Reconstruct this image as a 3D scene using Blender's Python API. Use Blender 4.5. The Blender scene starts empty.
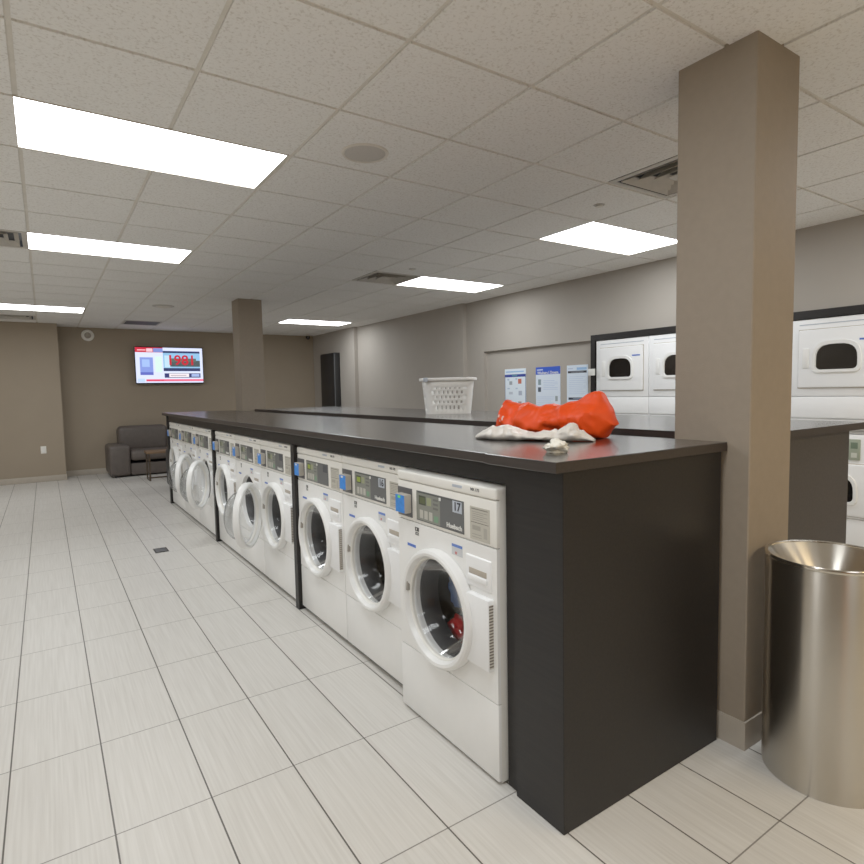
import bpy, bmesh, math, random
from mathutils import Vector, Matrix, noise
random.seed(7)
PI = math.pi
scene = bpy.context.scene
COL = scene.collection
CEIL = 2.73

# ------------------------------------------------------------------ materials
def new_mat(name):
    m = bpy.data.materials.new(name); m.use_nodes = True
    nt = m.node_tree
    return m, nt, nt.nodes['Principled BSDF']

def lin(c):
    return tuple(((v / 255) / 12.92 if v / 255 <= 0.04045 else ((v / 255 + 0.055) / 1.055) ** 2.4) for v in c)

def plain(name, rgb, rough=0.5, metal=0.0, spec=0.5, var=0.06, scale=14.0, bump=0.0, bscale=80.0, coat=0.0):
    m, nt, b = new_mat(name)
    c = lin(rgb)
    tc = nt.nodes.new('ShaderNodeTexCoord')
    nz = nt.nodes.new('ShaderNodeTexNoise'); nz.inputs['Scale'].default_value = scale; nz.inputs['Detail'].default_value = 3
    nt.links.new(tc.outputs['Object'], nz.inputs['Vector'])
    rp = nt.nodes.new('ShaderNodeValToRGB')
    rp.color_ramp.elements[0].position = 0.3; rp.color_ramp.elements[1].position = 0.7
    rp.color_ramp.elements[0].color = tuple(v * (1 - var) for v in c) + (1,)
    rp.color_ramp.elements[1].color = tuple(min(1, v * (1 + var)) for v in c) + (1,)
    nt.links.new(nz.outputs['Fac'], rp.inputs['Fac']); nt.links.new(rp.outputs['Color'], b.inputs['Base Color'])
    b.inputs['Roughness'].default_value = rough; b.inputs['Metallic'].default_value = metal
    b.inputs['Specular IOR Level'].default_value = spec
    if coat: b.inputs['Coat Weight'].default_value = coat
    if bump:
        n2 = nt.nodes.new('ShaderNodeTexNoise'); n2.inputs['Scale'].default_value = bscale; n2.inputs['Detail'].default_value = 4
        nt.links.new(tc.outputs['Object'], n2.inputs['Vector'])
        bp = nt.nodes.new('ShaderNodeBump'); bp.inputs['Strength'].default_value = bump; bp.inputs['Distance'].default_value = 0.01
        nt.links.new(n2.outputs['Fac'], bp.inputs['Height']); nt.links.new(bp.outputs['Normal'], b.inputs['Normal'])
    return m

def math_node(nt, op, a, b=None):
    n = nt.nodes.new('ShaderNodeMath'); n.operation = op
    for i, v in enumerate((a, b)):
        if v is None: continue
        if isinstance(v, (int, float)): n.inputs[i].default_value = v
        else: nt.links.new(v, n.inputs[i])
    return n.outputs[0]

def painted(name, base, rects, axes, rough=0.4, emis=0.0, flip_u=False):
    """flat artwork: rectangles (u0, v0, u1, v1, rgb) over a base colour, in the panel's own 0-1 coordinates"""
    m, nt, b = new_mat(name)
    tc = nt.nodes.new('ShaderNodeTexCoord'); sp = nt.nodes.new('ShaderNodeSeparateXYZ')
    nt.links.new(tc.outputs['Generated'], sp.inputs[0])
    u = sp.outputs['XYZ'.index(axes[0])]; v = sp.outputs['XYZ'.index(axes[1])]
    if flip_u: u = math_node(nt, 'SUBTRACT', 1.0, u)
    rgb = nt.nodes.new('ShaderNodeRGB'); rgb.outputs[0].default_value = lin(base) + (1,)
    cur = rgb.outputs[0]
    for (u0, v0, u1, v1, c) in rects:
        a = math_node(nt, 'MULTIPLY', math_node(nt, 'GREATER_THAN', u, u0), math_node(nt, 'LESS_THAN', u, u1))
        d = math_node(nt, 'MULTIPLY', math_node(nt, 'GREATER_THAN', v, v0), math_node(nt, 'LESS_THAN', v, v1))
        f = math_node(nt, 'MULTIPLY', a, d)
        mx = nt.nodes.new('ShaderNodeMix'); mx.data_type = 'RGBA'
        nt.links.new(f, mx.inputs[0]); nt.links.new(cur, mx.inputs[6]); mx.inputs[7].default_value = lin(c) + (1,)
        cur = mx.outputs[2]
    if emis:
        b.inputs['Base Color'].default_value = (0.01, 0.01, 0.01, 1)
        nt.links.new(cur, b.inputs['Emission Color']); b.inputs['Emission Strength'].default_value = emis
    else:
        nt.links.new(cur, b.inputs['Base Color'])
    b.inputs['Roughness'].default_value = rough
    return m

def laminate(name, c0, c1, rough, spec=0.5, coat=0.0):
    m, nt, b = new_mat(name)
    tc = nt.nodes.new('ShaderNodeTexCoord'); mp = nt.nodes.new('ShaderNodeMapping')
    mp.inputs['Scale'].default_value = (60, 3, 60)
    nt.links.new(tc.outputs['Object'], mp.inputs['Vector'])
    nz = nt.nodes.new('ShaderNodeTexNoise'); nz.inputs['Scale'].default_value = 1.5; nz.inputs['Detail'].default_value = 4
    nt.links.new(mp.outputs[0], nz.inputs['Vector'])
    rp = nt.nodes.new('ShaderNodeValToRGB'); rp.color_ramp.elements[0].color = lin(c0) + (1,); rp.color_ramp.elements[1].color = lin(c1) + (1,)
    rp.color_ramp.elements[0].position = 0.3; rp.color_ramp.elements[1].position = 0.72
    nt.links.new(nz.outputs['Fac'], rp.inputs['Fac']); nt.links.new(rp.outputs[0], b.inputs['Base Color'])
    b.inputs['Roughness'].default_value = rough; b.inputs['Specular IOR Level'].default_value = spec
    b.inputs['Coat Weight'].default_value = coat; b.inputs['Coat Roughness'].default_value = 0.18
    return m

def floor_material():
    m, nt, b = new_mat('porcelain floor tile')
    tc = nt.nodes.new('ShaderNodeTexCoord'); sp = nt.nodes.new('ShaderNodeSeparateXYZ')
    nt.links.new(tc.outputs['Object'], sp.inputs[0])
    TX, TY, OX, OY = 0.3057, 0.6094, -0.190, 3.3215
    def line(c, o, t, w):
        f = math_node(nt, 'FRACT', math_node(nt, 'DIVIDE', math_node(nt, 'SUBTRACT', c, o), t))
        d = math_node(nt, 'MULTIPLY', math_node(nt, 'MINIMUM', f, math_node(nt, 'SUBTRACT', 1.0, f)), t)
        return math_node(nt, 'LESS_THAN', d, w)
    gx = line(sp.outputs['X'], OX, TX, 0.0028); gy = line(sp.outputs['Y'], OY, TY, 0.0024)
    def cell(c, o, t): return math_node(nt, 'FLOOR', math_node(nt, 'DIVIDE', math_node(nt, 'SUBTRACT', c, o), t))
    cb = nt.nodes.new('ShaderNodeCombineXYZ')
    nt.links.new(cell(sp.outputs['X'], OX, TX), cb.inputs[0]); nt.links.new(cell(sp.outputs['Y'], OY, TY), cb.inputs[1])
    wn = nt.nodes.new('ShaderNodeTexWhiteNoise'); nt.links.new(cb.outputs[0], wn.inputs['Vector'])
    ad = nt.nodes.new('ShaderNodeVectorMath'); ad.operation = 'MULTIPLY_ADD'
    nt.links.new(wn.outputs['Color'], ad.inputs[0]); ad.inputs[1].default_value = (9, 9, 9); nt.links.new(tc.outputs['Object'], ad.inputs[2])
    mp = nt.nodes.new('ShaderNodeMapping'); mp.inputs['Scale'].default_value = (90, 2.2, 1)
    nt.links.new(ad.outputs[0], mp.inputs['Vector'])
    nz = nt.nodes.new('ShaderNodeTexNoise'); nz.inputs['Scale'].default_value = 1.2; nz.inputs['Detail'].default_value = 3
    nt.links.new(mp.outputs[0], nz.inputs['Vector'])
    rp = nt.nodes.new('ShaderNodeValToRGB'); rp.color_ramp.elements[0].position = 0.25; rp.color_ramp.elements[1].position = 0.75
    rp.color_ramp.elements[0].color = lin((196, 192, 185)) + (1,); rp.color_ramp.elements[1].color = lin((212, 209, 203)) + (1,)
    nt.links.new(nz.outputs['Fac'], rp.inputs['Fac'])
    mx1 = nt.nodes.new('ShaderNodeMix'); mx1.data_type = 'RGBA'
    nt.links.new(math_node(nt, 'MULTIPLY', gy, 0.85), mx1.inputs[0]); nt.links.new(rp.outputs[0], mx1.inputs[6]); mx1.inputs[7].default_value = lin((104, 98, 92)) + (1,)
    mx2 = nt.nodes.new('ShaderNodeMix'); mx2.data_type = 'RGBA'
    nt.links.new(gx, mx2.inputs[0]); nt.links.new(mx1.outputs[2], mx2.inputs[6]); mx2.inputs[7].default_value = lin((84, 78, 72)) + (1,)
    nt.links.new(mx2.outputs[2], b.inputs['Base Color'])
    b.inputs['Roughness'].default_value = 0.36; b.inputs['Specular IOR Level'].default_value = 0.4
    return m

def ceiling_material():
    m, nt, b = new_mat('mineral fibre tile')
    tc = nt.nodes.new('ShaderNodeTexCoord')
    nz = nt.nodes.new('ShaderNodeTexNoise'); nz.inputs['Scale'].default_value = 75; nz.inputs['Detail'].default_value = 3; nz.inputs['Roughness'].default_value = 0.7
    nt.links.new(tc.outputs['Object'], nz.inputs['Vector'])
    rp = nt.nodes.new('ShaderNodeValToRGB')
    rp.color_ramp.elements[0].position = 0.30; rp.color_ramp.elements[1].position = 0.48
    rp.color_ramp.elements[0].color = lin((205, 200, 192)) + (1,); rp.color_ramp.elements[1].color = lin((234, 232, 228)) + (1,)
    nt.links.new(nz.outputs['Fac'], rp.inputs['Fac']); nt.links.new(rp.outputs[0], b.inputs['Base Color'])
    bp = nt.nodes.new('ShaderNodeBump'); bp.inputs['Strength'].default_value = 0.25; bp.inputs['Distance'].default_value = 0.004
    nt.links.new(nz.outputs['Fac'], bp.inputs['Height']); nt.links.new(bp.outputs[0], b.inputs['Normal'])
    b.inputs['Roughness'].default_value = 0.95; b.inputs['Specular IOR Level'].default_value = 0.1
    return m

def emitter(name, rgb, strength):
    m, nt, b = new_mat(name)
    tc = nt.nodes.new('ShaderNodeTexCoord'); vo = nt.nodes.new('ShaderNodeTexVoronoi'); vo.inputs['Scale'].default_value = 70
    nt.links.new(tc.outputs['Object'], vo.inputs['Vector'])
    s = math_node(nt, 'MULTIPLY', math_node(nt, 'ADD', math_node(nt, 'MULTIPLY', vo.outputs['Distance'], 0.15), 0.95), strength)
    b.inputs['Base Color'].default_value = (0.3, 0.3, 0.3, 1) if strength > 2 else (0.02, 0.01, 0.01, 1)
    b.inputs['Specular IOR Level'].default_value = 0.2
    b.inputs['Emission Color'].default_value = tuple(rgb) + (1,)
    nt.links.new(s, b.inputs['Emission Strength'])
    return m

def clear_glass(name, tint, gloss=1.0):
    m, nt, b = new_mat(name)
    out = nt.nodes['Material Output']
    tr = nt.nodes.new('ShaderNodeBsdfTransparent'); tr.inputs[0].default_value = tint + (1,)
    gl = nt.nodes.new('ShaderNodeBsdfGlossy'); gl.inputs['Roughness'].default_value = 0.06
    lw = nt.nodes.new('ShaderNodeLayerWeight'); lw.inputs['Blend'].default_value = 0.22
    f = math_node(nt, 'MULTIPLY', math_node(nt, 'ADD', lw.outputs['Fresnel'], 0.04), gloss)
    mx = nt.nodes.new('ShaderNodeMixShader')
    nt.links.new(f, mx.inputs[0]); nt.links.new(tr.outputs[0], mx.inputs[1]); nt.links.new(gl.outputs[0], mx.inputs[2])
    nt.links.new(mx.outputs[0], out.inputs['Surface'])
    return m

def brushed_steel(name, rgb, rough, aniso=0.88):
    m, nt, b = new_mat(name)
    tc = nt.nodes.new('ShaderNodeTexCoord'); mp = nt.nodes.new('ShaderNodeMapping'); mp.inputs['Scale'].default_value = (1, 1, 140)
    nt.links.new(tc.outputs['Object'], mp.inputs['Vector'])
    nz = nt.nodes.new('ShaderNodeTexNoise'); nz.inputs['Scale'].default_value = 2; nz.inputs['Detail'].default_value = 2
    nt.links.new(mp.outputs[0], nz.inputs['Vector'])
    nt.links.new(math_node(nt, 'ADD', math_node(nt, 'MULTIPLY', nz.outputs['Fac'], 0.03), rough), b.inputs['Roughness'])
    b.inputs['Base Color'].default_value = lin(rgb) + (1,); b.inputs['Metallic'].default_value = 1.0
    tg = nt.nodes.new('ShaderNodeTangent'); tg.direction_type = 'RADIAL'; tg.axis = 'Z'
    nt.links.new(tg.outputs[0], b.inputs['Tangent'])
    b.inputs['Anisotropic'].default_value = aniso; b.inputs['Anisotropic Rotation'].default_value = 0.25
    return m

M = {}
M['floor'] = floor_material()
M['ceil'] = ceiling_material()
M['tee'] = plain('ceiling tee bar', (215, 209, 198), 0.6)
M['wall'] = plain('taupe wall warm lit', (152, 138, 119), 0.75, var=0.02, scale=3, bump=0.05, bscale=160)  # one wall paint in two copies; this one tinted for dim warm light
M['wallr'] = plain('taupe wall bright lit', (168, 161, 152), 0.75, var=0.02, scale=3, bump=0.05, bscale=160)  # same paint, made paler for the cooler, stronger light on the right wall
M['pillar'] = plain('taupe pillar vinyl', (144, 131, 115), 0.7, var=0.03, scale=30, bump=0.12, bscale=220)
M['base'] = plain('tile skirting', (176, 166, 152), 0.45, var=0.04)
M['grout'] = plain('dark edge', (70, 64, 58), 0.7)
M['enamel'] = plain('white enamel', (243, 243, 241), 0.32, var=0.01)
M['enamel2'] = plain('cool white enamel', (245, 246, 247), 0.35, var=0.01)
M['cream'] = plain('cream plastic', (238, 236, 229), 0.4, var=0.015)
M['whiteplastic'] = plain('white plastic', (238, 238, 236), 0.3, var=0.01)
M['lam'] = laminate('dark wenge laminate', (18, 16, 17), (29, 26, 25), 0.45, 0.35)
M['lamtop'] = laminate('dark worktop laminate', (34, 31, 31), (44, 41, 40), 0.26, 0.6, coat=0.6)
M['lamedge'] = laminate('worktop edge band', (38, 31, 28), (48, 40, 36), 0.42)
M['lam2'] = laminate('grey brown laminate', (54, 51, 51), (66, 62, 61), 0.5)
M['black'] = plain('matt black', (24, 23, 24), 0.5)
M['blackgloss'] = plain('gloss black', (12, 12, 14), 0.15)
M['rubber'] = plain('grey rubber gasket', (66, 66, 68), 0.5)
M['drum'] = plain('steel drum', (50, 50, 54), 0.28, metal=1.0, var=0.15, scale=40)
M['panelgrey'] = plain('graphite panel', (88, 90, 92), 0.4)
M['slotgrey'] = plain('dark coin plate', (82, 82, 84), 0.4)
M['readerbody'] = plain('grey reader body', (168, 162, 152), 0.4)
M['blue'] = plain('bright blue label', (40, 130, 225), 0.35, var=0.12, scale=60)
M['bluesticker'] = plain('blue sticker', (70, 110, 200), 0.4)
M['green'] = plain('green light', (120, 235, 90), 0.3)
M['steel'] = brushed_steel('brushed stainless steel', (196, 191, 182), 0.27)
M['steel2'] = brushed_steel('polished stainless rim', (205, 200, 190), 0.18)
M['binside'] = plain('dark bin lining', (60, 58, 54), 0.6)  # even dark tone of the inner liner
M['red'] = plain('orange red bag film', (244, 74, 18), 0.48, spec=0.3, var=0.06, scale=9)
M['redwhite'] = plain('white print on bag', (240, 205, 195), 0.4)
M['redcloth'] = plain('red garment', (200, 24, 30), 0.85)
M['bluecloth'] = plain('blue garment', (60, 100, 160), 0.85)
M['darkcloth'] = plain('dark garment', (120, 60, 50), 0.85)
M['bagwhite'] = plain('white bag film', (228, 222, 214), 0.35, var=0.05)
M['tissue'] = plain('white tissue', (232, 228, 216), 0.9)
M['leather'] = plain('grey leather', (88, 80, 75), 0.5, var=0.08, bump=0.15, bscale=60)
M['leatherdark'] = plain('dark leather', (40, 40, 42), 0.55)
M['wood'] = plain('brown wood top', (118, 92, 66), 0.5, var=0.12, scale=20)
M['iron'] = plain('bronze metal', (96, 84, 72), 0.4, metal=0.6)
M['plate'] = plain('white switch plate', (235, 232, 224), 0.4)
M['grille'] = plain('grey speaker grille', (190, 185, 178), 0.7, var=0.1, scale=300)
M['louver'] = plain('white louver', (186, 180, 170), 0.5)
M['dark'] = plain('dark plenum', (40, 38, 36), 0.8)
M['letterwhite'] = plain('white lettering', (232, 232, 228), 0.5)
M['letterdark'] = plain('dark lettering', (30, 34, 48), 0.5)
M['letterblue'] = plain('blue lettering', (50, 90, 190), 0.5)
M['stickerpale'] = plain('pale sticker', (184, 192, 204), 0.5)
M['stickerdark'] = plain('dark sticker', (70, 72, 78), 0.5)
M['glass'] = clear_glass('door bowl glass', (0.90, 0.91, 0.92), 0.5)
M['tintglass'] = plain('dark dryer glass', (22, 20, 19), 0.12, var=0.3, scale=20)
M['basket'] = plain('white basket plastic', (246, 245, 242), 0.35, var=0.01)
M['light'] = emitter('troffer diffuser', (0.955, 0.985, 1.0), 7.5)
M['lightwarm'] = emitter('added warm diffuser', (1.0, 0.77, 0.45), 10.5)

# ------------------------------------------------------------------ mesh helpers
def box(bm, lo, hi, bev=0.0, seg=2):
    lo = Vector(lo); hi = Vector(hi); c = (lo + hi) / 2; s = hi - lo
    r = bmesh.ops.create_cube(bm, size=1.0, matrix=Matrix.Translation(c) @ Matrix.Diagonal((s.x, s.y, s.z, 1)))
    if bev:
        ed = set(e for v in r['verts'] for e in v.link_edges)
        bmesh.ops.bevel(bm, geom=list(ed), offset=min(bev, min(s) * 0.49), segments=seg, profile=0.5, affect='EDGES')
    return bm

AX = {'z': Matrix.Identity(3),
      'x': Matrix(((0, 0, 1), (1, 0, 0), (0, 1, 0)))}     # local z -> world x

def lathe(bm, prof, axis='z', c=(0, 0, 0), n=48, close=False):
    """prof: (radius, height along axis)"""
    R = AX[axis]; c = Vector(c); rings = []
    for (r, h) in prof:
        if r < 1e-5: rings.append([bm.verts.new(c + R @ Vector((0, 0, h)))])
        else: rings.append([bm.verts.new(c + R @ Vector((r * math.cos(2 * PI * k / n), r * math.sin(2 * PI * k / n), h))) for k in range(n)])
    seq = list(zip(rings, rings[1:])) + ([(rings[-1], rings[0])] if close else [])
    for a, b in seq:
        for k in range(n):
            k2 = (k + 1) % n
            if len(a) == 1 and len(b) == 1: continue
            if len(a) == 1: bm.faces.new((a[0], b[k2], b[k]))
            elif len(b) == 1: bm.faces.new((a[k], a[k2], b[0]))
            else: bm.faces.new((a[k], a[k2], b[k2], b[k]))
    return bm

def tube(bm, p0, p1, r, n=12):
    p0 = Vector(p0); p1 = Vector(p1); d = p1 - p0
    q = d.to_track_quat('Z', 'Y').to_matrix()
    a = []; b = []
    for k in range(n):
        o = q @ Vector((r * math.cos(2 * PI * k / n), r * math.sin(2 * PI * k / n), 0))
        a.append(bm.verts.new(p0 + o)); b.append(bm.verts.new(p1 + o))
    for k in range(n): bm.faces.new((a[k], a[(k + 1) % n], b[(k + 1) % n], b[k]))
    bm.faces.new(a[::-1]); bm.faces.new(b)
    return bm

def prism(bm, outline, f, d0, d1):
    """outline: 2d points; f(u, v, d) -> 3d"""
    a = [bm.verts.new(f(u, v, d0)) for u, v in outline]; b = [bm.verts.new(f(u, v, d1)) for u, v in outline]
    n = len(a)
    for k in range(n): bm.faces.new((a[k], a[(k + 1) % n], b[(k + 1) % n], b[k]))
    bm.faces.new(a[::-1]); bm.faces.new(b)
    return bm

def link(name, bm, mat, parent=None, loc=None, smooth=30, rot=None):
    bmesh.ops.recalc_face_normals(bm, faces=bm.faces[:])
    me = bpy.data.meshes.new(name); bm.to_mesh(me); bm.free()
    for m in (mat if isinstance(mat, (list, tuple)) else [mat]): me.materials.append(m)
    if smooth:
        me.polygons.foreach_set('use_smooth', [True] * len(me.polygons)); me.set_sharp_from_angle(angle=math.radians(smooth))
    o = bpy.data.objects.new(name, me); COL.objects.link(o)
    if parent: o.parent = parent
    if loc is not None: o.location = loc
    if rot is not None: o.rotation_euler = rot
    return o

def bx(name, lo, hi, mat, parent=None, bev=0.0, seg=2):
    return link(name, box(bmesh.new(), lo, hi, bev, seg), mat, parent)

def tag(o, label, cat, group=None):
    o['label'] = label; o['category'] = cat
    if group: o['group'] = group
    return o

def thing(name, label, cat, loc=(0, 0, 0), rotz=0, group=None):
    o = bpy.data.objects.new(name, None); COL.objects.link(o); o.empty_display_size = 0.1
    o.location = loc; o.rotation_euler = (0, 0, rotz)
    return tag(o, label, cat, group)

def struct(o):
    o['kind'] = 'structure'; return o

ROT_NEGX = Matrix(((0, 0, -1), (-1, 0, 0), (0, 1, 0))).to_4x4()     # lettering on a face looking towards -x
ROT_NEGY = Matrix(((1, 0, 0), (0, 0, -1), (0, 1, 0))).to_4x4()      # lettering on a face looking towards -y
def lettering(text, size, mat, parent, loc, rot, extr=0.0006, bold=0.0, width=None):
    cu = bpy.data.curves.new('letters', 'FONT'); cu.body = text; cu.size = size; cu.extrude = extr; cu.offset = bold
    cu.align_x = 'CENTER'; cu.align_y = 'CENTER'; cu.resolution_u = 3
    t = bpy.data.objects.new('letters', cu); COL.objects.link(t)
    bpy.context.view_layer.update()
    me = bpy.data.meshes.new_from_object(t.evaluated_get(bpy.context.evaluated_depsgraph_get()))
    bpy.data.objects.remove(t); bpy.data.curves.remove(cu)
    if width:
        xs = [v.co.x for v in me.vertices]; k = width / (max(xs) - min(xs))
        for v in me.vertices: v.co.x *= k
    me.materials.clear(); me.materials.append(mat)
    me.transform(Matrix.Translation(loc) @ rot)
    o = bpy.data.objects.new('lettering', me); COL.objects.link(o); o.parent = parent
    return o

# ------------------------------------------------------------------ room shell
bm = bmesh.new(); box(bm, (-3.6, -4.1, -0.1), (6.3, 12.7, 0.0)); struct(link('floor', bm, M['floor'], smooth=0))

GX0, GY0, G = -0.0317, 3.0952, 0.6096
I0, I1, J0, J1 = -6, 10, -12, 16
LIGHTS = [(0, 0), (0, 4), (-1, 11), (6, 0), (6, 4), (6, 11), (0, -4), (6, -4), (-5, -4), (-5, 0), (-5, 4), (-5, 9), (0, -9), (6, -9), (3, -8)]
VENTS = [(5, -2), (5, 4), (-1, 4), (-1, 13)]
open_cells = set()
for (i, j) in LIGHTS: open_cells |= {(i, j), (i + 1, j)}
for v in VENTS: open_cells.add(v)
def build_ceiling():
    bm = bmesh.new(); hb = 0.010; up = CEIL + 0.009
    xs = []; ys = []
    for i in range(I0, I1 + 1): xs += [GX0 + G * i - hb, GX0 + G * i + hb]
    for j in range(J0, J1 + 1): ys += [GY0 + G * j - hb, GY0 + G * j + hb]
    cache = {}
    def V(a, b, z):
        k = (a, b, z)
        if k not in cache: cache[k] = bm.verts.new((xs[a], ys[b], z))
        return cache[k]
    nx, ny = len(xs) - 1, len(ys) - 1
    def level(a, b):
        if a < 0 or b < 0 or a >= nx or b >= ny: return None
        ti, tj = a % 2 == 1, b % 2 == 1
        if ti and tj:
            cell = (I0 + a // 2, J0 + b // 2)
            return None if cell in open_cells else CEIL
        if not ti and tj:                                      # bar between two cells along y: left out across a light
            i = I0 + a // 2; j = J0 + b // 2
            for (li, lj) in LIGHTS:
                if i == li + 1 and j == lj: return None
        return up
    for a in range(nx):
        for b in range(ny):
            z = level(a, b)
            if z is None: continue
            f = bm.faces.new((V(a, b, z), V(a, b + 1, z), V(a + 1, b + 1, z), V(a + 1, b, z)))
            f.material_index = 0 if z == CEIL else 1
            z2 = level(a + 1, b)
            if z2 is not None and z2 != z: bm.faces.new((V(a + 1, b, z), V(a + 1, b + 1, z), V(a + 1, b + 1, z2), V(a + 1, b, z2))).material_index = 0
            z2 = level(a, b + 1)
            if z2 is not None and z2 != z: bm.faces.new((V(a, b + 1, z), V(a + 1, b + 1, z), V(a + 1, b + 1, z2), V(a, b + 1, z2))).material_index = 0
    return bm
struct(link('ceiling', build_ceiling(), [M['ceil'], M['tee']], smooth=0))
T = CEIL + 0.06
struct(bx('wall_back', (0.25, 12.5, 0), (5.6, 12.7, T), M['wall']))
struct(bx('wall_back.001', (-3.6, 12.0, 0), (0.25, 12.7, T), M['wall']))
struct(bx('wall_left', (-3.6, -4.1, 0), (-3.4, 12.0, T), M['wall']))
struct(bx('wall_front', (-3.4, -4.1, 0), (6.0, -3.9, T), M['wall']))
WX = 5.30
struct(bx('wall_right', (5.15, 10.42, 0), (5.4, 12.5, T), M['wallr']))
struct(bx('wall_right.001', (5.23, 6.95, 0), (5.45, 10.42, T), M['wallr']))
struct(bx('wall_right.002', (WX, 6.54, 0), (5.5, 6.95, T), M['wallr']))
struct(bx('wall_right.003', (WX, 4.56, 1.99), (5.5, 6.54, T), M['wallr']))
struct(bx('wall_right.004', (5.35, 4.56, 0), (5.5, 6.54, 1.99), M['wallr']))
struct(bx('wall_right.005', (WX, 0.30, 2.045), (6.2, 4.56, T), M['wallr']))
struct(bx('wall_right.006', (6.1, 0.30, 0), (6.2, 4.56, 2.045), M['wallr']))
struct(bx('wall_right.007', (WX, -3.9, 0), (6.2, 0.30, T), M['wallr']))
struct(bx('baseboard_back', (0.25, 12.488, 0), (5.15, 12.5, 0.10), M['base'], bev=0.003))
struct(bx('baseboard_back.001', (-3.4, 11.988, 0), (0.262, 12.0, 0.10), M['base'], bev=0.003))
struct(bx('baseboard_left', (-3.4, -3.9, 0), (-3.388, 11.988, 0.10), M['base'], bev=0.003))
struct(bx('baseboard_right', (5.288, 6.54, 0), (5.30, 6.95, 0.10), M['base'], bev=0.003))
M['honey'] = laminate('added honey door', (214, 132, 14), (230, 150, 26), 0.4)
dr_ = struct(bx('added_door_1', (-3.1, -3.898, 0.0), (-1.3, -3.86, 2.1), M['honey'], bev=0.004))  # unseen door, added for its yellow reflection in the bin
bm = bmesh.new(); tube(bm, (-1.42, -3.83, 1.0), (-1.54, -3.83, 1.0), 0.011); tube(bm, (-1.43, -3.862, 1.0), (-1.43, -3.83, 1.0), 0.009)
link('added_door_handle', bm, M['steel2'], dr_)
# dark surround of the dryer bank: jamb and head as one L
bm = bmesh.new(); prism(bm, [(4.50, 0), (4.56, 0), (4.56, 2.045), (0.30, 2.045), (0.30, 1.978), (4.50, 1.978)], lambda u, v, d: Vector((d, u, v)), 5.275, 5.36)
struct(link('trim_1', bm, M['lam']))

def pillar(x0, y0, w):
    bm = bmesh.new(); box(bm, (x0, y0, 0), (x0 + w, y0 + w, CEIL + 0.02), 0.004, 1)
    p = struct(link('pillar', bm, M['pillar']))
    bm = bmesh.new()
    a, h, t = 0.006, 0.115, 0.0
    lathe_pts = [(x0 - a, y0 - a), (x0 + w + a, y0 - a), (x0 + w + a, y0 + w + a), (x0 - a, y0 + w + a)]
    prism(bm, lathe_pts, lambda u, v, d: Vector((u, v, d)), 0.0, h)
    s = struct(link('pillar_base', bm, M['base'])); s.parent = p
    return p
pillar(2.228, 1.150, 0.32)
pillar(2.228, 7.95, 0.32)

# ------------------------------------------------------------------ ceiling fittings
def troffer(i, j, mat, label):
    x0, y0 = GX0 + G * i, GY0 + G * j
    t = thing('ceiling_light', label, 'ceiling light', (x0 + G - 0.014, y0 + G / 2, CEIL), 0, 'recessed fluorescent troffers')
    hx, hy, w = G - 0.004, G / 2 - 0.005, 0.004
    bm = bmesh.new()
    o = [(-hx, -hy), (hx, -hy), (hx, hy), (-hx, hy)]; q = [(-hx + w, -hy + w), (hx - w, -hy + w), (hx - w, hy - w), (-hx + w, hy - w)]
    lo = [[bm.verts.new((a, b, z)) for a, b in r] for r, z in ((o, 0.006), (o, 0.0), (q, 0.0), (q, 0.012))]
    for r1, r2 in zip(lo, lo[1:]):
        for k in range(4): bm.faces.new((r1[k], r1[(k + 1) % 4], r2[(k + 1) % 4], r2[k]))
    link('frame', bm, M['tee'], t, smooth=0)
    bm = bmesh.new(); vs = [bm.verts.new((a, b, 0.006)) for a, b in ((-hx + w, -hy + w), (-hx + w, hy - w), (hx - w, hy - w), (hx - w, -hy + w))]; bm.faces.new(vs)
    me = link('diffuser', bm, mat, t, smooth=0)
    return t
LL = {(0, 0): 'large bright ceiling light panel at the front left, nearest the lens',
      (0, 4): 'bright ceiling light panel second from the front in the left row',
      (-1, 11): 'narrow-looking ceiling light panel near the back wall, left of the television',
      (6, 0): 'bright ceiling light panel partly behind the near pillar',
      (6, 4): 'ceiling light panel beside the square vent in the middle distance on the right',
      (6, 11): 'small-looking far ceiling light panel by the back corner, right of the far pillar'}
for (i, j) in LIGHTS:
    warm = (i, j) in ((6, -9), (3, -8))  # unseen warm panels, added to tint the near pillar
    troffer(i, j, M['lightwarm'] if warm else M['light'], LL.get((i, j), 'ceiling light panel overhead outside the picture, ' + {(0, -4): 'above the lens', (6, -4): 'right of the bin', (3, -8): 'added for warm fill, behind the lens', (-5, -4): 'left of the lens', (-5, 0): 'far left near row', (-5, 4): 'far left middle row', (-5, 9): 'far left back row', (0, -9): 'behind the lens', (6, -9): 'added for warm fill, behind and right of the lens'}.get((i, j), '')))

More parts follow.
